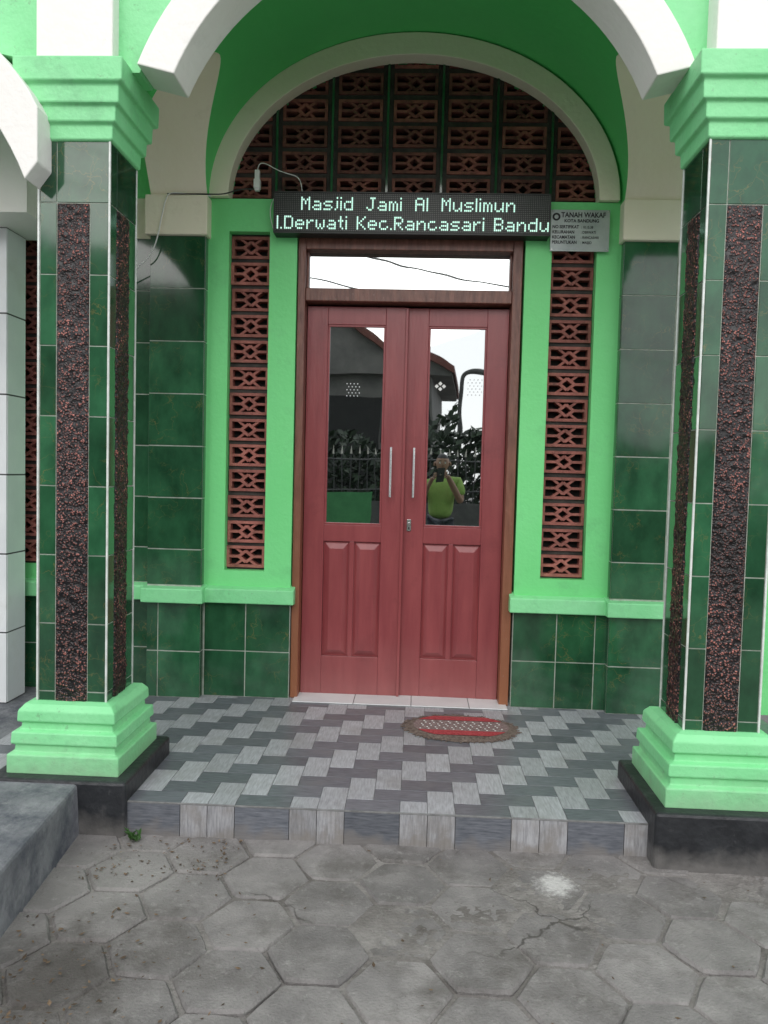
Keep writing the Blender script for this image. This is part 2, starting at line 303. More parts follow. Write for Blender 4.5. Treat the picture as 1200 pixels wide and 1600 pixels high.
c.box(-1.505,-1.165,YP-.03,YW+.08,2.535,2.745,T_CREAM);c.box(1.045,1.39,YP-.03,YW+.08,2.535,2.745,T_CREAM)
c.done('pilaster_caps',mosque,bevel=.006)
# ---- breeze block grilles
rb=MB()
def bar(p,q,wd,yf,yb,mt,v):
    p=Vector(p);q=Vector(q);d=(q-p).normalized();n=Vector((-d.y,d.x))*wd/2
    c4=[p-n,q-n,q+n,p+n];vs=[(k.x,yf,k.y) for k in c4]+[(k.x,yb,k.y) for k in c4]
    rb.add(vs,[(0,1,2,3),(7,6,5,4)]+[(i,i+4,(i+1)%4+4,(i+1)%4) for i in range(4)],mt,v)
def block(x0,x1,z0,z1,yf,yb,mt):
    v=random.random();f=.016;cx=(x0+x1)/2;cz=(z0+z1)/2;W=(x1-x0)/2;H=(z1-z0)/2
    rb.box(x0,x1,yf,yb,z0,z0+f,mt,v);rb.box(x0,x1,yf,yb,z1-f,z1,mt,v)
    rb.box(x0,x0+f,yf+.0005,yb,z0+f,z1-f,mt,v);rb.box(x1-f,x1,yf+.0005,yb,z0+f,z1-f,mt,v)
    a=.040;b=.032
    P=[(cx+a,cz),(cx,cz+b),(cx-a,cz),(cx,cz-b)]
    for i in range(4):bar(P[i],P[(i+1)%4],.016,yf+.002+.0004*i,yb,mt,v)
    for sx in (-1,1):
        bar((cx+sx*a,cz),(cx+sx*(W-f),cz),.014,yf+.004,yb,mt,v)
        bar((cx+sx*a*.45,cz+b*.55),(cx+sx*.062,cz+H-f*.6),.013,yf+.005,yb,mt,v)
        bar((cx+sx*a*.45,cz-b*.55),(cx+sx*.062,cz-H+f*.6),.013,yf+.006,yb,mt,v)
for G in (GL,GR,(-2.34,-2.11,.715,2.58)):
    n=13;p=(G[3]-G[2])/n
    for k in range(n):
        z=G[2]+k*p;dx=random.uniform(-.004,.004);dy=random.uniform(0,.008);dz=random.uniform(-.002,.002)
        block(G[0]+.004+dx,G[1]-.004+dx,z+.011+dz,z+p-.011+dz,YW+.045+dy,YW+.11,T_ROST)
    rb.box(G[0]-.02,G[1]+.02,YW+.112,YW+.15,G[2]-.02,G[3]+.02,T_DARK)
    for k in range(n+1):
        z=G[2]+k*p;rb.box(G[0],G[1],YW+.062,YW+.111,z-.0105,z+.0105,T_MORT)
xs=[-1.12,-.82,-.515,-.213,.085,.382,.68,.98];zr=[2.768,2.905,3.045,3.187,3.33,3.47,3.61]
for i in range(7):
    for j in range(6):
        dz=random.uniform(-.003,.003)
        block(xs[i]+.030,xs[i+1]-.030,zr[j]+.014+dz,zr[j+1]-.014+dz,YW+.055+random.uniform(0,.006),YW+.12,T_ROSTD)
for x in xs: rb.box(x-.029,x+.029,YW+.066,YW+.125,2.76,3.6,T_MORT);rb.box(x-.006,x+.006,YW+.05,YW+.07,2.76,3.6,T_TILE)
for z in zr: rb.box(-1.08,.95,YW+.0665,YW+.124,z-.0135,z+.0135,T_MORT)
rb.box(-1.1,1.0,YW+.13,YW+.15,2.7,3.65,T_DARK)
rb.done('breeze_block_grilles',mosque)
# ---- porch vault
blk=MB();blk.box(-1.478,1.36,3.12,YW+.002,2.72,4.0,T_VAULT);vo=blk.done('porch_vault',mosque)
cu=MB();cu.prism_y([(XC-1.11,2.5)]+ell(XC,2.757,1.11,.87,64)+[(XC+1.11,2.5)],2.9,4.5,T_VAULT);co=cu.done('c1')
sa=MB();yc=3.70;rr=.475;n=40
def hprof(t): return .5*(1-abs(t)**1.6)
pts=[(yc-rr,2.4)]+[(yc+rr*(-1+2*i/n),2.735+hprof(-1+2*i/n)) for i in range(n+1)]+[(yc+rr,2.4)]
m_=len(pts);sa.add([(-2,a,b) for a,b in pts]+[(2,a,b) for a,b in pts],[list(range(m_)),list(range(2*m_-1,m_-1,-1))]+[(i,i+m_,(i+1)%m_+m_,(i+1)%m_) for i in range(m_)],T_CREAM);so=sa.done('c2')
for cc in (co,so):
    b=vo.modifiers.new('b','BOOLEAN');b.operation='DIFFERENCE';b.object=cc;b.solver='EXACT'
dg=bpy.context.evaluated_depsgraph_get();me=bpy.data.meshes.new_from_object(vo.evaluated_get(dg));vo.modifiers.clear();vo.data=me
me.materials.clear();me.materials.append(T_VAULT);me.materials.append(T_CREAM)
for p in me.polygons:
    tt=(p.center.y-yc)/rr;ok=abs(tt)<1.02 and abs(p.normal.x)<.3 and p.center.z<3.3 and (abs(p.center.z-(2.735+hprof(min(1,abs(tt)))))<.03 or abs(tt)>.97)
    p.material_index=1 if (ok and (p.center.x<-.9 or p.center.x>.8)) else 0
for cc in (co,so):bpy.data.objects.remove(cc)
# ---- front facade
fa=MB();CZA=2.38;RI=.98;RO=1.125
def arc(cx,cz,r,zend=None,aend=None,n=48):
    a0=math.asin((zend-cz)/r) if zend is not None else aend
    return [(cx+r*math.cos(math.pi-a0-(math.pi-2*a0)*i/n),cz+r*math.sin(math.pi-a0-(math.pi-2*a0)*i/n)) for i in range(n+1)]
ao=arc(XC,CZA,RO,2.79)
fa.prism_y([(-1.3,2.79)]+ao+[(1.15,2.79),(1.15,4.15),(-1.3,4.15)],2.985,3.125,T_GREENP)
inn=arc(XC,CZA,RI,2.765);out=arc(XC,CZA,RO,2.80)
fa2=MB();fa2.band_y(inn,out,2.94,3.135,T_WHITE)
cx2,cz2=-2.48,1.93;XE=-1.435
def arc2(r):
    return [(min(cx2+r*math.cos(a),XE),cz2+r*math.sin(a)) for a in [R(22+ (158-22)*i/40) for i in range(41)]]
I2=arc2(1.075);O2=arc2(1.245)
fa2.band_y(I2,O2,2.84,3.12,T_WHITE)
fa2.done('front_arch_rings',mosque,bevel=.005)
fa.prism_y([(-1.475,2.82)]+[p for p in arc2(1.235) if p[1]>2.82 and p[0]<-1.5 and p[0]>-3.4]+[(-3.5,2.82),(-3.8,2.82),(-3.8,4.15),(-1.475,4.15)],2.985,3.115,T_GREENP)
fa.box(1.32,4,2.985,3.115,2.8,4.15,T_GREENP)
fa.done('front_facade_panels',mosque)
fp=MB();fp.box(-1.484,-1.19,2.925,3.14,2.79,4.16,T_WHITE);fp.box(1.03,1.325,2.885,3.14,2.79,4.16,T_WHITE);fp.done('facade_pillars',mosque,bevel=.006)
rf=MB();rf.box(-3.9,4.1,2.7,4.5,4.16,4.3,T_WHITE);rf.done('roof_slab',mosque)
# ---- columns
def pebm():
    m=bpy.data.materials.new('rough_pebble_render');m.use_nodes=True;nt=m.node_tree;N=nt.nodes;b=N['Principled BSDF']
    tc=N.new('ShaderNodeTexCoord')
    d=N.new('ShaderNodeTexNoise');d.inputs['Scale'].default_value=60;d.inputs['Detail'].default_value=2;lk(nt,tc.outputs['Object'],d.inputs[0])
    ad=N.new('ShaderNodeVectorMath');ad.operation='MULTIPLY_ADD';ad.inputs[1].default_value=(.012,.012,.012);lk(nt,d.outputs['Color'],ad.inputs[0]);lk(nt,tc.outputs['Object'],ad.inputs[2])
    v=N.new('ShaderNodeTexVoronoi');v.inputs['Scale'].default_value=105;lk(nt,ad.outputs[0],v.inputs['Vector'])
    inv=N.new('ShaderNodeMapRange');inv.inputs[1].default_value=.65;inv.inputs[2].default_value=.08;lk(nt,v.outputs['Distance'],inv.inputs[0])
    a=N.new('ShaderNodeAttribute');a.attribute_name='h'
    mu=N.new('ShaderNodeMath');mu.operation='MULTIPLY';ah=N.new('ShaderNodeMath');ah.operation='MULTIPLY_ADD';ah.inputs[1].default_value=.9;ah.inputs[2].default_value=.38;lk(nt,a.outputs['Fac'],ah.inputs[0])
    lk(nt,inv.outputs[0],mu.inputs[0]);lk(nt,ah.outputs[0],mu.inputs[1])
    r=N.new('ShaderNodeValToRGB');r.color_ramp.elements[0].position=.12;r.color_ramp.elements[0].color=(.006,.005,.006,1);r.color_ramp.elements[1].position=.85;r.color_ramp.elements[1].color=(.42,.15,.12,1)
    e=r.color_ramp.elements.new(.45);e.color=(.055,.024,.021,1)
    lk(nt,mu.outputs[0],r.inputs[0])
    n=N.new('ShaderNodeTexNoise');n.inputs['Scale'].default_value=4;n.inputs['Detail'].default_value=6;lk(nt,tc.outputs['Object'],n.inputs[0])
    mr=N.new('ShaderNodeMapRange');mr.inputs[1].default_value=.35;mr.inputs[2].default_value=.65;mr.inputs[3].default_value=.35;mr.inputs[4].default_value=1.5;lk(nt,n.outputs['Fac'],mr.inputs[0])
    mm=N.new('ShaderNodeMixRGB');mm.blend_type='MULTIPLY';mm.inputs[0].default_value=1;lk(nt,r.outputs[0],mm.inputs[1]);lk(nt,mr.outputs[0],mm.inputs[2])
    lk(nt,mm.outputs[0],b.inputs['Base Color']);b.inputs['Roughness'].default_value=.36
    bp=N.new('ShaderNodeBump');bp.inputs['Strength'].default_value=.9;bp.inputs['Distance'].default_value=.004;lk(nt,inv.outputs[0],bp.inputs['Height']);lk(nt,bp.outputs[0],b.inputs['Normal'])
    return m
T_PEB=pebm()
def pebble(face,plane,u0,u1,z0,z1,name,parent):
    st=.0065;nu=int((u1-u0)/st);nz=int((z1-z0)/st);vs=[];hs=[]
    for j in range(nz+1):
        for i in range(nu+1):
            u=u0+(u1-u0)*i/nu;z=z0+(z1-z0)*j/nz
            q=Vector((u*45,z*45,plane*31))
            h=.5+.55*noise.noise(q)+.35*noise.noise(q*2.3)
            h=max(0,min(1,h));e=0 if i in(0,nu) or j in (0,nz) else 1
            off=.0055+e*(.002+.010*h);hs.append(h)
            if face=='-y':vs.append((u,plane-off,z))
            if face=='+x':vs.append((plane+off,u,z))
            if face=='-x':vs.append((plane-off,u,z))
            if face=='+y':vs.append((u,plane+off,z))
    fs=[(j*(nu+1)+i,j*(nu+1)+i+1,(j+1)*(nu+1)+i+1,(j+1)*(nu+1)+i) for j in range(nz) for i in range(nu)]
    me=bpy.data.meshes.new(name);me.from_pydata(vs,[],fs)
    a=me.attributes.new('h','FLOAT','POINT');a.data.foreach_set('value',hs)
    me.materials.append(T_PEB);o=bpy.data.objects.new(name,me);sc.collection.objects.link(o);o.parent=parent
    bm=bmesh.new();bm.from_mesh(me);bmesh.ops.recalc_face_normals(bm,faces=bm.faces)
    bm.to_mesh(me);bm.free();me.polygons.foreach_set('use_smooth',[True]*len(me.polygons))
def column(cx,cy,idx):
    C=empty('porch_column',mosque) ;hw=.1385
    k=MB();h=hw-.008;hg=hw-.003
    k.box(cx-hg,cx+hg,cy-hg,cy+hg,.0,2.56,T_GROUT)
    k.done('core',C)
    global tl;old=tl;tl=MB()
    zs=[.33]+[2.286-.272*q for q in range(7,-1,-1)]
    top=[2.286,2.54]
    for fc,pl,cc in (('-y',cy-h,cx),('+y',cy+h,cx),('-x',cx-h,cy),('+x',cx+h,cy)):
        tilegrid(fc,pl,[cc-hw+.004,cc-hw+.07],zs,gap=.004);tilegrid(fc,pl,[cc+hw-.078,cc+hw-.004],zs,gap=.004)
        tilegrid(fc,pl,[cc-hw+.004,cc-hw+.07,cc+hw-.004],top,gap=.004)
        pebble(fc,pl,cc-hw+.071,cc+hw-.079,.335,2.284,'pebble_panel',C)
    tl.done('tiles',C,bevel=.001);tl=old
    k=MB()
    for sx in(-1,1):
        for sy in (-1,1):
            k.box(cx+sx*hw-.004,cx+sx*hw+.003,cy+sy*hw-.004,cy+sy*hw+.003,.33,2.54,T_ALU)
    k.done('corner_trims',C)
    k=MB()
    k.loft_sq(cx,cy,hw,[(.075,.083),(.150,.083),(.156,.062),(.185,.060),(.19,.073),(.235,.070),(.24,.045),(.268,.042),(.274,.056),(.315,.054),(.338,.035),(.345,.01)],T_GREENP)
    k.loft_sq(cx,cy,hw,[(2.515,.003),(2.52,.012),(2.572,.014),(2.580,.030),(2.635,.032),(2.642,.048),(2.705,.050),(2.714,.068),(2.80,.070),(2.806,.04)],T_GREENP)
    k.done('base_and_capital',C,bevel=.005)
    k=MB();k.box(cx-.27,cx+.27,cy-.275,cy+.26,ZG-.02,.078,T_BLACK);k.done('plinth',C,bevel=.012)
CL=(-1.345,3.09);CR=(1.165,3.03)
column(*CL,0);column(*CR,1)
wt=MB();wt.box(-2.9,-2.16,3.958,4.15,0,2.50,T_BGROUT);wt.box(-3.4,-1.93,3.72,4.18,2.50,3.05,T_WHITE);
old=tl;tl=wt
tilegrid('-y',3.963,[-2.9,-2.58,-2.155],[0,.38,.80,1.22,1.64,2.06,2.50],mt=T_WTILE,gap=.008);tilegrid('+x',-2.165,[3.96,4.15],[0,.38,.80,1.22,1.64,2.06,2.50],mt=T_WTILE,gap=.008)
wt=tl;tl=old;wt.done('white_tiled_pillar',mosque,bevel=.001)
tl.done('wall_tiles',mosque,bevel=.001)
# ---- door
door=empty('double_door')
XL,XR=-.685,.54
f=MB()
f.box(XL,-.643,4.25,4.41,0,2.565,T_FRAME);f.box(.488,XR,4.25,4.41,0,2.565,T_FRAME)
f.box(-.643,.488,4.252,4.41,2.495,2.563,T_FRAME);f.box(-.643,.488,4.262,4.41,2.218,2.288,T_FRAME)
f.box(-.643,-.632,4.30,4.40,2.288,2.495,T_FRAME);f.box(.477,.488,4.30,4.40,2.288,2.495,T_FRAME)
f.done('frame',door,bevel=.004)
f=MB();f.box(-.635,.48,4.33,4.34,2.285,2.50,T_GLASS);f.done('transom_glass',door)
def leaf(name,x0,x1,gx0,gx1,pan,xf):
    k=MB();ya,yb=4.34,4.38;zt=2.205
    k.box(x0,gx0,ya,yb,.006,zt,T_DOOR);k.box(gx1,x1,ya,yb,.006,zt,T_DOOR)
    k.box(gx0,gx1,ya+.0015,yb,.006,.225,T_DOOR);k.box(gx0,gx1,ya+.0015,yb,.885,.98,T_DOOR);k.box(gx0,gx1,ya+.0015,yb,2.105,zt,T_DOOR)
    k.box(pan[0][1],pan[1][0],ya+.0025,yb,.225,.885,T_DOOR);k.box(gx0,gx1,ya+.018,yb-.005,.225,.885,T_DOOR)
    bd=.012
    for a,b,c_,e in ((gx0,gx1,.98,.98+bd),(gx0,gx1,2.105-bd,2.105),(gx0,gx0+bd,.98+bd,2.105-bd),(gx1-bd,gx1,.98+bd,2.105-bd)):k.box(a,b,ya+.005,ya+.02,c_,e,T_DOOR)
    for a,b in pan:
        a+=.004;b-=.004;z0,z1=.229,.881;i=.032
        k.add([(a,ya+.0185,z0),(b,ya+.0185,z0),(b,ya+.0185,z1),(a,ya+.0185,z1),(a+i,ya+.001,z0+i),(b-i,ya+.001,z0+i),(b-i,ya+.001,z1-i*1.2),(a+i,ya+.001,z1-i*1.2)],
              [(4,5,6,7),(0,1,5,4),(1,2,6,5),(2,3,7,6),(3,0,4,7),(3,2,1,0)],T_DOOR)
    o=k.done(name,door,bevel=.0025,xf=xf)
    k=MB();k.box(gx0+.003,gx1-.003,ya+.014,ya+.018,.983,2.102,T_GLASS);k.done(name+'_glass',door,xf=xf)
leaf('left_leaf',-.640,-.082,-.523,-.197,[(-.523,-.375),(-.348,-.197)],Matrix())
piv=Matrix.Translation((.485,4.34,0))@Matrix.Rotation(R(-1.75),4,'Z')@Matrix.Translation((-.485,-4.34,0))
leaf('right_leaf',-.078,.486,.042,.368,[(.042,.187),(.214,.368)],piv)
k=MB();k.box(-.088,-.072,4.326,4.339,.006,2.2,T_DOOR);k.done('meeting_bead',door,bevel=.003)
k=MB()
for x,yy in ((-.15,0),(-.022,.012)):
    k.cyl((x,4.295+yy,1.145),(x,4.295+yy,1.425),.0065,T_STEEL)
    for z in (1.18,1.39):k.cyl((x,4.295+yy,z),(x,4.345+yy,z),.005,T_STEEL,8)
k.box(-.052,-.028,4.348,4.355,.955,1.02,T_STEEL);k.cyl((-.04,4.335,.995),(-.04,4.352,.995),.0095,T_STEEL);k.cyl((-.04,4.34,.972),(-.04,4.352,.972),.006,T_WIRE,8)
k.done('handles_and_lock',door,bevel=.001,smooth=False)
k=MB()
for (x,z) in ((.095,1.775),(.115,1.79),(.135,1.775),(.115,1.76)):
    r=.012;k.add([(x-r,4.350,z),(x,4.350,z-r),(x+r,4.350,z),(x,4.350,z+r)],[(0,1,2,3)],T_PLASW)
for i in range(4):
    for j in range(6):
        x=.27+i*.022+(.011 if j%2 else 0);z=1.73+j*.017;r=.0045
        k.add([(x-r,4.350,z),(x,4.350,z-r),(x+r,4.350,z),(x,4.350,z+r)],[(0,1,2,3)],T_WTILE)
k.done('glass_stickers',door,xf=piv)
k=MB()
for i in range(4):
    for j in range(5):
        x=-.41+i*.02+(.01 if j%2 else 0);z=1.71+j*.017;r=.004
        k.add([(x-r,4.350,z),(x,4.350,z-r),(x+r,4.350,z),(x,4.350,z+r)],[(0,1,2,3)],T_WTILE)
k.done('glass_stickers_b',door)
k=MB()
xx=[-.64,-.32,.0,.32,.50]
k.box(-.66,.53,4.165,4.41,-.05,.003,T_FGROUT)
for a,b in zip([-.66]+xx[1:-1],xx[1:-1]+[.53]):k.box(a+.002,b-.002,4.167,4.40,0,.007,T_WTILE)
k.done('threshold_tiles',mosque,bevel=.001)
# ---- porch floor
pf=MB();YF=2.84;u=.105
pf.box(-1.9,1.9,YF+.008,YW+.05,ZG-.02,-.003,T_FGROUT)
x0=-1.06-u*.2
def clipbox(a,b,c_,e,mt):
    a=max(a,-1.9);b=min(b,1.9);c_=max(c_,YF+.002);e=min(e,YW+.03)
    if b-a<.01 or e-c_<.01:return
    pf.box(a+.001,b-.001,c_+.001,e-.001,-.004,0,mt)
for j in range(-2,15):
    for i in range(-10,30):
        dd=(i-j)%4
        if dd==0: clipbox(x0+i*u,x0+(i+2)*u,YF+j*u,YF+(j+1)*u,T_DARKP)
        if dd==3: clipbox(x0+i*u,x0+(i+1)*u,YF+j*u,YF+(j+2)*u,T_LIGHTP)
for i in range(-10,30):
    dd=i%4
    a=x0+i*u
    if a<-1.12 or a>1.0: continue
    if dd in (2,3):pf.box(a+.0012,a+u-.0012,YF,YF+.009,ZG-.01,-.006,T_LIGHTV)
    if dd==0:pf.box(a+.0012,a+2*u-.0012,YF,YF+.009,ZG-.01,-.006,T_DARKP)
pf.box(-1.08,.92,YF-.001,YF+.006,-.0055,.0005,T_FGROUT)
pf.done('porch_floor',None,bevel=.0008)
k=MB();k.box(-4,-1.9,2.95,YW+.05,ZG,-.002,T_CONC);k.done('side_floor',None)
k=MB()
k.add([(-2.6,-1,ZG-.02),(-.93,-1,ZG-.02),(-1.255,2.86,ZG-.02),(-2.6,2.98,ZG-.02),(-2.6,-1,.058),(-.95,-1,.058),(-1.265,2.86,.066),(-2.6,2.98,.066)],
  [(0,3,2,1),(4,5,6,7),(0,1,5,4),(1,2,6,5),(2,3,7,6),(3,0,4,7)],T_CONC)
k.done('concrete_curb',None,bevel=.012)
# ---- paving
pv=MB();a=.158;hx=a*1.5;hy=a*math.sqrt(3)
for i in range(-5,14):
    for j in range(-5,13):
        cx=-1.2+i*hx;cy=2.72-j*hy-(hy/2 if i%2 else 0)
        if cy>2.95 or cy<-1.0:continue
        g_=.005;dz=random.gauss(0,.003);tx=random.gauss(0,.012);ty=random.gauss(0,.012);rot=random.gauss(0,.014)
        cx+=random.gauss(0,.002);cy+=random.gauss(0,.002)
        vs=[];n6=24
        jig=[.0030*noise.noise(Vector((i*3.1,j*2.7,q*.9))) for q in range(n6)]
        for rr_,zz in ((a-g_,-.03),(a-g_,-.009),(a-g_-.008,0)):
            for q in range(n6):
                s0=q//4;fr=(q%4)/4
                p0=Vector((math.cos(R(60*s0)+rot),math.sin(R(60*s0)+rot)));p1=Vector((math.cos(R(60*s0+60)+rot),math.sin(R(60*s0+60)+rot)))
                pp=(p0.lerp(p1,fr))*(rr_+jig[q]-(.003 if fr==0 else 0))
                x,y=pp;vs.append((cx+x,cy+y,ZG+zz+dz+x*tx+y*ty))
        fs=[tuple(range(2*n6,3*n6))]
        for l in range(2):
            for q in range(n6):fs.append((l*n6+q,l*n6+(q+1)%n6,(l+1)*n6+(q+1)%n6,(l+1)*n6+q))
        pv.add(vs,fs,T_PAVE)
nx,ny=320,230;vs=[];X0,X1,Y0,Y1=-1.4,2.2,.9,2.9
for j in range(ny+1):
    for i in range(nx+1):
        x=X0+(X1-X0)*i/nx;y=Y0+(Y1-Y0)*j/ny
        n1=noise.fractal(Vector((x*1.8,y*1.8,3)),1,2,5)
        bias=-.75+1.1*math.exp(-((x-.05)/.5)**2-((y-2.4)/.3)**2)+1.0*math.exp(-((x-.75)/.6)**2-((y-2.55)/.4)**2)+.55*math.exp(-((y-2.85)/.15)**2)+.35*math.exp(-((x-.1)/.5)**2-((y-1.85)/.4)**2)
        h=n1*1.1+bias
        z=ZG-.0055+.0068*max(-1,min(1,h))+.0020*noise.noise(Vector((x*30,y*30,0)))+.0016*noise.noise(Vector((x*75,y*75,9)))
        vs.append((x,y,z))
pv.add(vs,[(j*(nx+1)+i,j*(nx+1)+i+1,(j+1)*(nx+1)+i+1,(j+1)*(nx+1)+i) for j in range(ny) for i in range(nx)],T_DIRT,.5)
pv.done('hexagonal_paving',None)
k=MB();k.box(-60,60,-80,60,-.6,ZG-.02,T_GROUND);k.done('ground',None)
k=MB()
for i in range(420):
    if random.random()<.45: x=random.gauss(-.95,.22);y=random.gauss(1.98,.2)
    elif random.random()<.5: x=random.uniform(-1.15,-.6);y=random.uniform(2.5,2.82)
    else: x=random.uniform(-1.2,1.6);y=random.uniform(1.5,2.8)
    an=random.uniform(0,6.28);L=random.uniform(.003,.011);q=Vector((math.cos(an),math.sin(an),random.uniform(-.2,.2)))*L;p_=Vector((-math.sin(an),math.cos(an),0))*L*random.uniform(.3,.6)
    c0=Vector((x,y,ZG+.007));k.add([c0-q,c0-p_,c0+q+Vector((0,0,.002)),c0+p_],[(0,1,2,3)],T_LITTER)
k.done('leaf_litter',None)
# ---- doormat
dm=MB()
def ering(cx,cy,ax,ay,ax2,ay2,z0,z1,mt,n=72,jit=0):
    vs=[];
    for q in range(n):
        an=2*math.pi*q/n;jj=1+random.uniform(-jit,jit)
        vs+=[(cx+ax*math.cos(an),cy+ay*math.sin(an),z1),(cx+ax2*jj*math.cos(an),cy+ay2*jj*math.sin(an),z0)]
    dm.add(vs,[(2*q,2*q+1,(2*q+3)%(2*n),(2*q+2)%(2*n)) for q in range(n)],mt)
mx_,my_=.255,3.835
ering(mx_,my_,.235,.165,.285,.205,.003,.014,T_BRNM,120,.03)
def inside(a,b,mt,z):
    n=24;up=[];
    for q in range(n+1):
        tt=a+(b-a)*q/n;xw=.24*math.sqrt(max(0,1-tt*tt));up.append((xw,my_+.17*tt))
    vs=[(mx_-x,y,z) for x,y in up]+[(mx_+x,y,z) for x,y in up]
    dm.add(vs,[(q,q+1,n+2+q,n+1+q) for q in range(n)],mt)
inside(-1,-.84,T_BRNM,.014);inside(-.84,-.44,T_REDM,.016);inside(-.44,.46,T_GRYM,.0145);inside(.46,.84,T_REDM,.016);inside(.84,1,T_BRNM,.014)
for q in range(150):
    an=random.uniform(0,2*math.pi);r1=random.uniform(.98,1.0);r2=random.uniform(1.04,1.14)
    a_=an+random.uniform(-.05,.05)
    dm.cyl((mx_+.28*r1*math.cos(an),my_+.2*r1*math.sin(an),.006),(mx_+.27*r2*math.cos(a_),my_+.195*r2*math.sin(a_),.004),.0022,T_BRNM,4)
for j in range(6):
    for i in range(30):
        xx_=mx_-.205+i*.0138+(.007 if j%2 else 0);yy_=my_-.058+j*.0235
        dm.box(xx_-.004,xx_+.004,yy_-.003,yy_+.003,.0146,.0165,T_PLASW if (i+j)%3==0 else T_GRYM)
dm.done('doormat',None)
# ---- LED sign
led=empty('led_sign')
lx0,lx1,lz0,lz1,ly=-.805,.662,2.548,2.765,4.15
k=MB();k.box(lx0,lx1,ly,YW-.002,lz0,lz1,T_PANEL)
for a,b,c_,e in ((lx0,lx1,lz1-.006,lz1+.001),(lx0,lx1,lz0-.001,lz0+.006),(lx0-.001,lx0+.006,lz0,lz1),(lx1-.006,lx1+.001,lz0,lz1)):k.box(a,b,ly-.006,ly+.001,c_,e,T_WIRE)
k.done('housing',led,bevel=.001)
GLY={'M':["10001","11011","10101","10101","10001","10001","10001"],'a':["00000","00000","01110","00001","01111","10001","01111"],
's':["00000","00000","01111","10000","01110","00001","11110"],'j':["01","00","01","01","01","01","10"],'i':["1","0","1","1","1","1","1"],
'd':["00001","00001","01111","10001","10001","10001","01111"],'J':["00111","00010","00010","00010","00010","10010","01100"],
'm':["00000","00000","11010","10101","10101","10101","10101"],'A':["01110","10001","10001","11111","10001","10001","10001"],
'l':["1","1","1","1","1","1","1"],'u':["00000","00000","10001","10001","10001","10011","01101"],'n':["00000","00000","10110","11001","10001","10001","10001"],
'.':["0","0","0","0","0","0","1"],'D':["11110","10001","10001","10001","10001","10001","11110"],'e':["00000","00000","01110","10001","11111","10000","01110"],
'r':["0000","0000","1011","1100","1000","1000","1000"],'w':["00000","00000","10001","10001","10101","10101","01010"],'t':["010","010","111","010","010","010","001"],
'K':["10001","10010","10100","11000","10100","10010","10001"],'c':["00000","00000","01110","10000","10000","10001","01110"],
'R':["11110","10001","10001","11110","10100","10010","10001"],'B':["11110","10001","10001","11110","10001","10001","11110"],' ':["000"]*7,'_':["00000"]*7}
k=MB();lit=set();NC=146
P=(lx1-lx0-.012)/NC;NR=int((lz1-lz0-.012)/P)
def line(s_,col,row):
    c0=col
    for ch in s_:
        gl_=GLY[ch]
        for r_,rowb in enumerate(gl_):
            for q,bit in enumerate(rowb):
                if bit=='1' and 0<=c0+q<NC:lit.add((c0+q,row+r_))
        c0+=len(gl_[0])+1
    return c0-col-1
line('Masjid_Jami_Al_Muslimun',14,2);line('l.Derwati Kec.Rancasari Bandu',1,12)
for c_ in range(NC):
    for r_ in range(NR):
        x=lx0+.006+(c_+.5)*P;z=lz1-.006-(r_+.5)*P;on=(c_,r_) in lit
        h=P*(.37 if on else .26);hz=P*(.46 if on else .26)
        k.add([(x-h,ly-.0025,z-hz),(x+h,ly-.0025,z-hz),(x+h,ly-.0025,z+hz),(x-h,ly-.0025,z+hz)],[(0,1,2,3)],T_LEDON if on else T_LEDOFF)
k.done('dots',led)
# ---- plaque
pq=empty('wakaf_plaque');py=4.205
k=MB();k.box(.675,.985,py,py+.006,2.488,2.705,T_PLQ)
for x in (.683,.977):
    for z in (2.496,2.697):k.cyl((x,py-.003,z),(x,YW,z),.0035,T_STEEL,8)
n=20
vs=[];cxx,czz=.703,2.668
for q in range(n):
    an=2*math.pi*q/n
    vs+=[(cxx+.021*math.cos(an),py-.0008,czz+.021*math.sin(an)),(cxx+.011*math.cos(an),py-.0008,czz+.011*math.sin(an))]
k.add(vs,[(2*q,2*q+1,(2*q+3)%(2*n),(2*q+2)%(2*n)) for q in range(n)],T_INK)
k.done('plate',pq)
text('title','TANAH WAKAF',(.728,py-.001,2.666),.037,T_INK,pq,sx=.88,bold=.0008)
text('subtitle','KOTA BANDUNG',(.745,py-.001,2.640),.023,T_INK,pq,bold=.0005)
for i,(a_,b_) in enumerate((('NO SERTIFIKAT','10.15.38'),('KELURAHAN','DERWATI'),('KECAMATAN','RANCASARI'),('PERUNTUKAN','MASJID'))):
    z=2.608-.027*i
    text('row',a_,(.683,py-.001,z),.023,T_INK,pq,sx=.88,bold=.0006);text('row_value',': '+b_,(.835,py-.001,z),.019,T_INK,pq,sx=.85,bold=.0001)
# ---- cables on wall
cb=empty('power_adapter_and_cable')
tube('white_wire',[(-1.61,4.22,2.30),(-1.55,4.16,2.36),(-1.47,4.13,2.40),(-1.43,4.135,2.5),(-1.41,4.14,2.62),(-1.385,4.14,2.73),(-1.36,4.14,2.752),(-1.28,4.15,2.748),(-1.15,4.17,2.745)],.0036,T_PLASW,cb)
tube('black_wire',[(-1.38,4.14,2.744),(-1.15,4.16,2.751),(-1.08,4.17,2.755),(-1.02,4.17,2.775),(-.96,4.18,2.79),(-.92,4.185,2.785),(-.905,4.185,2.8)],.0036,T_WIRE,cb)
tube('lead',[(-.905,4.19,2.89),(-.90,4.185,2.925),(-.86,4.18,2.925),(-.80,4.18,2.89),(-.74,4.18,2.87),(-.68,4.18,2.855),(-.66,4.18,2.80),(-.66,4.19,2.755)],.0024,T_PLASW,cb)
tube('lead_2',[(-.80,4.18,2.55),(-.83,4.18,2.62),(-.83,4.18,2.72),(-.79,4.18,2.77)],.0022,T_PLASW,cb)
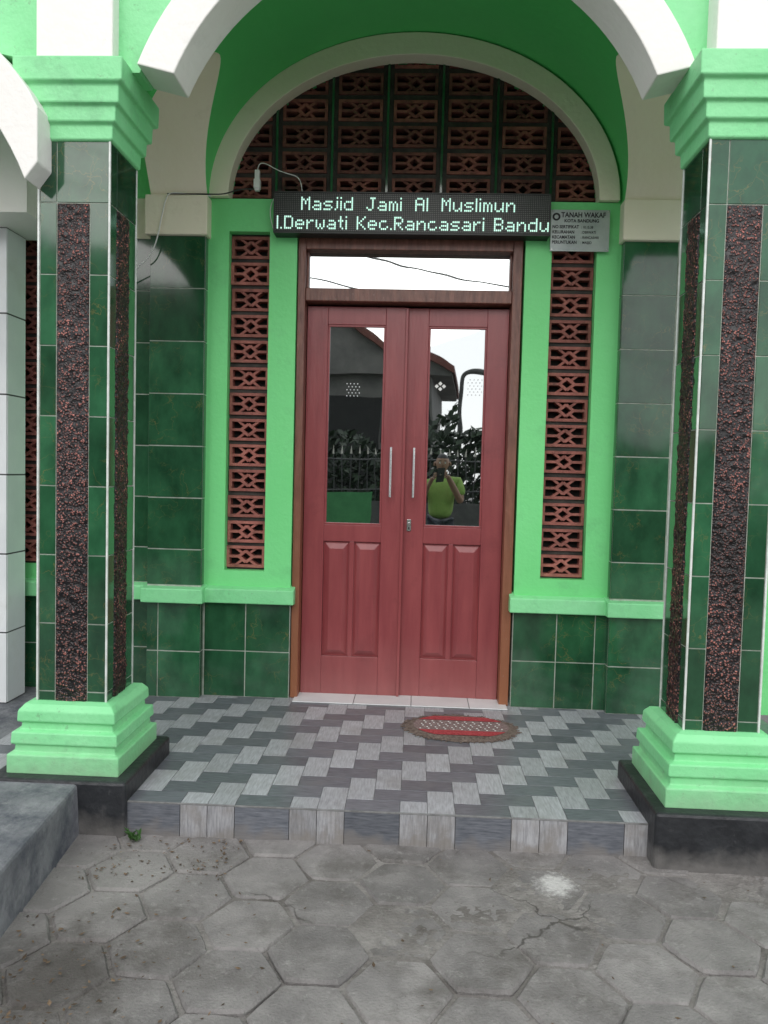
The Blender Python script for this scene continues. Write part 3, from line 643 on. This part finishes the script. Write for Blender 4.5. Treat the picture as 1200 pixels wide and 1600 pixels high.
k=MB();k.box(-.918,-.892,4.175,4.20,2.78,2.89,T_PLASW);k.box(-.922,-.888,4.168,4.205,2.79,2.84,T_PLASW);k.done('adapter',cb,bevel=.004)
# ---- weeds by the plinth
wd_=MB()
for (bx,by) in ((-1.03,2.80),(-1.02,2.79)):
    for q in range(12):
        an=random.uniform(0,6.28);L=random.uniform(.012,.035);hh=random.uniform(.012,.05)
        c0=Vector((bx+random.uniform(-.02,.02),by+random.uniform(-.01,.01),ZG));tp=c0+Vector((math.cos(an)*L,math.sin(an)*L*.6-.01,hh));sd=Vector((-math.sin(an),math.cos(an),0))*.006
        md=(c0+tp)/2+Vector((0,0,.012))
        wd_.add([c0,md+sd,tp,md-sd],[(0,1,2),(0,2,3)],T_WEED)
wd_.done('weed_plant',None)
# ------------------------------------------------------------------ street side behind the camera (seen in reflections)
hs=empty('neighbour_house')
k=MB();k.box(-9,-.5,-15,-9,ZG,3.5,T_HOUSE);k.box(-6.5,-.9,-9.02,-8.98,ZG,3.0,T_DARK);k.box(-.86,-.55,-9.015,-8.98,2.0,2.9,T_DARK);k.done('walls',hs)  # large dark sheet on the front paints the shade of an open carport
k=MB();k.prism_y([(-9.5,3.5),(-.1,3.5),(-.1,3.62),(-2.6,5.2),(-9.5,5.6)],-15.2,-8.7,T_HOUSE)
k.prism_y([(-2.7,5.26),(-.05,3.55),(-.05,3.72),(-2.7,5.43)],-15.3,-8.5,T_ROOF);k.done('roof',hs)
k=MB()
k.box(-7,-.75,-4.1,-4.0,ZG,.95,T_WALLG);k.box(-.75,7,-4.1,-4.0,ZG,.8,T_WALLD)
k.done('boundary_wall',None)
k=MB()
for i in range(-50,50):
    x=i*.14
    k.cyl((x,-4.05,.75),(x,-4.05,1.6),.009,T_IRON,6);k.cyl((x,-4.05,1.6),(x,-4.05,1.72),.018,T_SPEAR,6,0.001)
k.cyl((-7,-4.05,.99),(7,-4.05,.99),.012,T_IRON,6);k.cyl((-7,-4.05,1.52),(7,-4.05,1.52),.012,T_IRON,6)
k.done('iron_fence',None)
k=MB()
for i in range(9000):
    x=random.uniform(-5,5);H=2.0+.5*noise.noise(Vector((x*1.1,0,0)))+(.6 if -.5<x<.1 else 0)
    p=Vector((x,random.uniform(-6.4,-4.6),ZG+H*random.random()**.7));q=.10
    n_=Vector((random.gauss(0,1),random.gauss(0,1),random.gauss(0,1))).normalized();t_=n_.orthogonal().normalized();b_=n_.cross(t_)
    k.add([p-t_*q,p-b_*q*.5,p+t_*q,p+b_*q*.5],[(0,1,2,3)],T_LEAF)
k.done('hedge',None)
lamp=empty('street_lamp')
tube('pole',[(.12,-6.8,ZG),(.12,-6.8,2.6),(.10,-6.8,3.15),(.2,-6.8,3.35),(.5,-6.8,3.38),(.9,-6.8,3.3)],.045,T_WALLD,lamp)
k=MB();k.cyl((.8,-6.8,3.32),(1.1,-6.8,3.26),.07,T_STEEL,10,.04);k.done('lamp_head',lamp)
ul=empty('utility_cables')
for (a,b) in (((-7,-7,6.3),(3,-6.0,4.0)),((-7,-7,6.9),(4,-6.2,4.5)),((-5,-7,5.4),(6,-7,3.4))):
    a=Vector(a);b=Vector(b);tube('cable',[a,(a+b)/2-Vector((0,0,.3)),b],.016,T_WIRE,ul,2)
# ---- photographer (visible as reflection)
per=empty('person')
def skin(name,nodes,edges,mt,sub=2,root=0):
    me=bpy.data.meshes.new(name);me.from_pydata([n_[0] for n_ in nodes],edges,[])
    o=bpy.data.objects.new(name,me);sc.collection.objects.link(o);o.parent=per
    m=o.modifiers.new('s','SKIN');sv=me.skin_vertices[0].data if me.skin_vertices else None
    if sv is None:
        bm=bmesh.new();bm.from_mesh(me);bm.verts.layers.skin.verify();bm.to_mesh(me);bm.free();sv=me.skin_vertices[0].data
    for i,n_ in enumerate(nodes):
        r_=n_[1];sv[i].radius=r_ if isinstance(r_,tuple) else (r_,r_)
        sv[i].use_root=(i==root)
    m.use_smooth_shade=True
    s_=o.modifiers.new('d','SUBSURF');s_.levels=sub;s_.render_levels=sub
    me.materials.append(mt);return o
Y=-.42;G=ZG
skin('trousers',[((0,Y,.82),(.16,.11)),((-.09,Y,.72),(.085,.09)),((-.10,Y+.01,.34),(.06,.065)),((-.11,Y-.01,-.05),(.05,.055)),((.09,Y,.72),(.085,.09)),((.10,Y+.01,.34),(.06,.065)),((.11,Y-.01,-.05),(.05,.055))],[(0,1),(1,2),(2,3),(0,4),(4,5),(5,6)],T_PANTS)
skin('shoes',[((-.11,Y-.05,G+.045),.04),((-.115,Y+.07,G+.04),(.045,.035)),((-.12,Y+.16,G+.03),(.035,.028))],[(0,1),(1,2)],T_HAIR)
skin('shoes_2',[((.11,Y-.05,G+.045),.04),((.115,Y+.07,G+.04),(.045,.035)),((.12,Y+.16,G+.03),(.035,.028))],[(0,1),(1,2)],T_HAIR)
skin('shirt',[((0,Y,.72),(.185,.125)),((0,Y,.95),(.165,.11)),((0,Y,1.10),(.18,.12)),((0,Y,1.20),(.15,.10)),((-.17,Y,1.20),(.065,.07)),((-.235,Y+.05,1.02),(.066,.07)),((.17,Y,1.20),(.065,.07)),((.235,Y+.05,1.02),(.066,.07)),((0,Y,1.255),(.065,.065))],[(0,1),(1,2),(2,3),(3,4),(4,5),(3,6),(6,7),(3,8)],T_SHIRT)
skin('forearm_l',[((-.225,Y+.04,1.05),.042),((-.235,Y+.09,.96),.040),((-.15,Y+.24,1.12),.032),((-.085,Y+.33,1.24),.025),((-.07,Y+.36,1.265),(.03,.02))],[(0,1),(1,2),(2,3),(3,4)],T_SKIN)
skin('forearm_r',[((.225,Y+.04,1.05),.042),((.235,Y+.09,.96),.040),((.15,Y+.24,1.12),.032),((.085,Y+.33,1.24),.025),((.07,Y+.36,1.265),(.03,.02))],[(0,1),(1,2),(2,3),(3,4)],T_SKIN)
for sx in (-1,1):
    for q in range(4):
        z=1.245+.018*q;L=(.9,1,.95,.8)[q]
        skin('finger',[((sx*.068,Y+.365,z),.009),((sx*.062,Y+.398,z+.002),.0085),((sx*(.06-.022*L),Y+.402,z+.004),.008)],[(0,1),(1,2)],T_SKIN,1)
    skin('thumb',[((sx*.072,Y+.35,1.25),.011),((sx*.05,Y+.362,1.268),.0095),((sx*.03,Y+.366,1.28),.009)],[(0,1),(1,2)],T_SKIN,1)
k=MB();k.box(-.038,.038,-.045,-.037,1.205,1.36,T_WIRE);k.cyl((0,-.036,1.28),(0,-.034,1.28),.008,T_STEEL);k.done('phone',per,bevel=.004)
skin('neck',[((0,Y,1.22),.06),((0,Y+.01,1.30),.055),((0,Y+.015,1.35),.055)],[(0,1),(1,2)],T_SKIN)
bm=bmesh.new();bmesh.ops.create_uvsphere(bm,u_segments=32,v_segments=24,radius=1)
for v in bm.verts:
    x,y,z=v.co
    tz=z;jaw=1-.28*max(0,-tz)**1.2
    X=x*.075*jaw;Yy=y*.095*(1-.1*max(0,-tz));Z=z*.115
    if y>0:
        Yy+=.020*math.exp(-(x/.16)**2-((z+.12)/.18)**2)
        Yy+=.006*math.exp(-(x/.3)**2-((z+.5)/.09)**2)
        Yy-=.010*math.exp(-((abs(x)-.38)/.17)**2-((z-.06)/.12)**2)
    v.co=(X,Y+.02+Yy,1.415+Z)
me=bpy.data.meshes.new('head');bm.to_mesh(me);bm.free();me.polygons.foreach_set('use_smooth',[True]*len(me.polygons))
me.materials.append(T_SKIN);me.materials.append(T_HAIR)
for p in me.polygons:
    if p.center.z>1.475 or (p.center.y<Y+.02 and p.center.z>1.38):p.material_index=1
o=bpy.data.objects.new('head',me);sc.collection.objects.link(o);o.parent=per
k=MB()
for sx in(-1,1):
    k.cyl((sx*.028,Y+.098,1.422),(sx*.028,Y+.106,1.422),.010,T_WHITE,10);k.cyl((sx*.028,Y+.1062,1.422),(sx*.028,Y+.108,1.422),.005,T_HAIR,8)
    k.cyl((sx*.070,Y+.015,1.41),(sx*.084,Y+.005,1.412),.022,T_SKIN,12,.026);k.box(sx*.028-.016,sx*.028+.016,Y+.105,Y+.11,1.442,1.447,T_HAIR)
k.done('face_parts',per)
# ------------------------------------------------------------------ world & sun
W=bpy.data.worlds.new('World');sc.world=W;W.use_nodes=True;nt=W.node_tree;N=nt.nodes
bg=N['Background'];bg.inputs['Strength'].default_value=.1
EL,AZ=R(34),R(188)
sky=N.new('ShaderNodeTexSky');sky.sky_type='NISHITA';sky.sun_disc=False;sky.sun_elevation=EL;sky.sun_rotation=AZ
tc=N.new('ShaderNodeTexCoord');n1=N.new('ShaderNodeTexNoise');n1.inputs['Scale'].default_value=3.2;n1.inputs['Detail'].default_value=8;n1.inputs['Roughness'].default_value=.55
lk(nt,tc.outputs['Generated'],n1.inputs['Vector'])
r=N.new('ShaderNodeValToRGB');r.color_ramp.elements[0].position=.38;r.color_ramp.elements[1].position=.60;r.color_ramp.elements[0].color=(.60,.635,.70,1);r.color_ramp.elements[1].color=(1,1,1,1)
lk(nt,n1.outputs['Fac'],r.inputs['Fac'])
sc_=N.new('ShaderNodeVectorMath');sc_.operation='SCALE';sc_.inputs['Scale'].default_value=20.0;lk(nt,r.outputs[0],sc_.inputs[0])
mx=N.new('ShaderNodeMixRGB');mx.inputs['Fac'].default_value=.88;lk(nt,sky.outputs[0],mx.inputs['Color1']);lk(nt,sc_.outputs[0],mx.inputs['Color2']);lk(nt,mx.outputs[0],bg.inputs['Color'])
L=bpy.data.lights.new('sun','SUN');L.energy=1.5;L.angle=R(50);L.color=(1,.965,.91)
lo=bpy.data.objects.new('sun',L);sc.collection.objects.link(lo)
sd=Vector((math.sin(AZ)*math.cos(EL),math.cos(AZ)*math.cos(EL),math.sin(EL)))
lo.rotation_euler=sd.to_track_quat('Z','Y').to_euler()
# ------------------------------------------------------------------ camera
yaw,pit,rol=R(2.41),R(2.908),R(1.471)
Rt=Vector((math.cos(yaw),math.sin(yaw),0));F0=Vector((-math.sin(yaw),math.cos(yaw),0))
F=F0*math.cos(pit)+Vector((0,0,-math.sin(pit)));U=F0*math.sin(pit)+Vector((0,0,math.cos(pit)))
cr,sr=math.cos(rol),math.sin(rol)
px=Rt*cr+U*sr;pu=-Rt*sr+U*cr
cam=bpy.data.cameras.new('camera');cam.sensor_fit='VERTICAL';cam.sensor_height=36;cam.sensor_width=27;cam.lens=36*1200/1600;cam.clip_start=.01;cam.clip_end=500
co_=bpy.data.objects.new('camera',cam);sc.collection.objects.link(co_)
mw=Matrix((( px.x,pu.x,-F.x,0),(px.y,pu.y,-F.y,0),(px.z,pu.z,-F.z,1.28),(0,0,0,1)))
co_.matrix_world=mw;sc.camera=co_
sc.view_settings.view_transform='Standard';sc.view_settings.look='None';sc.view_settings.exposure=0
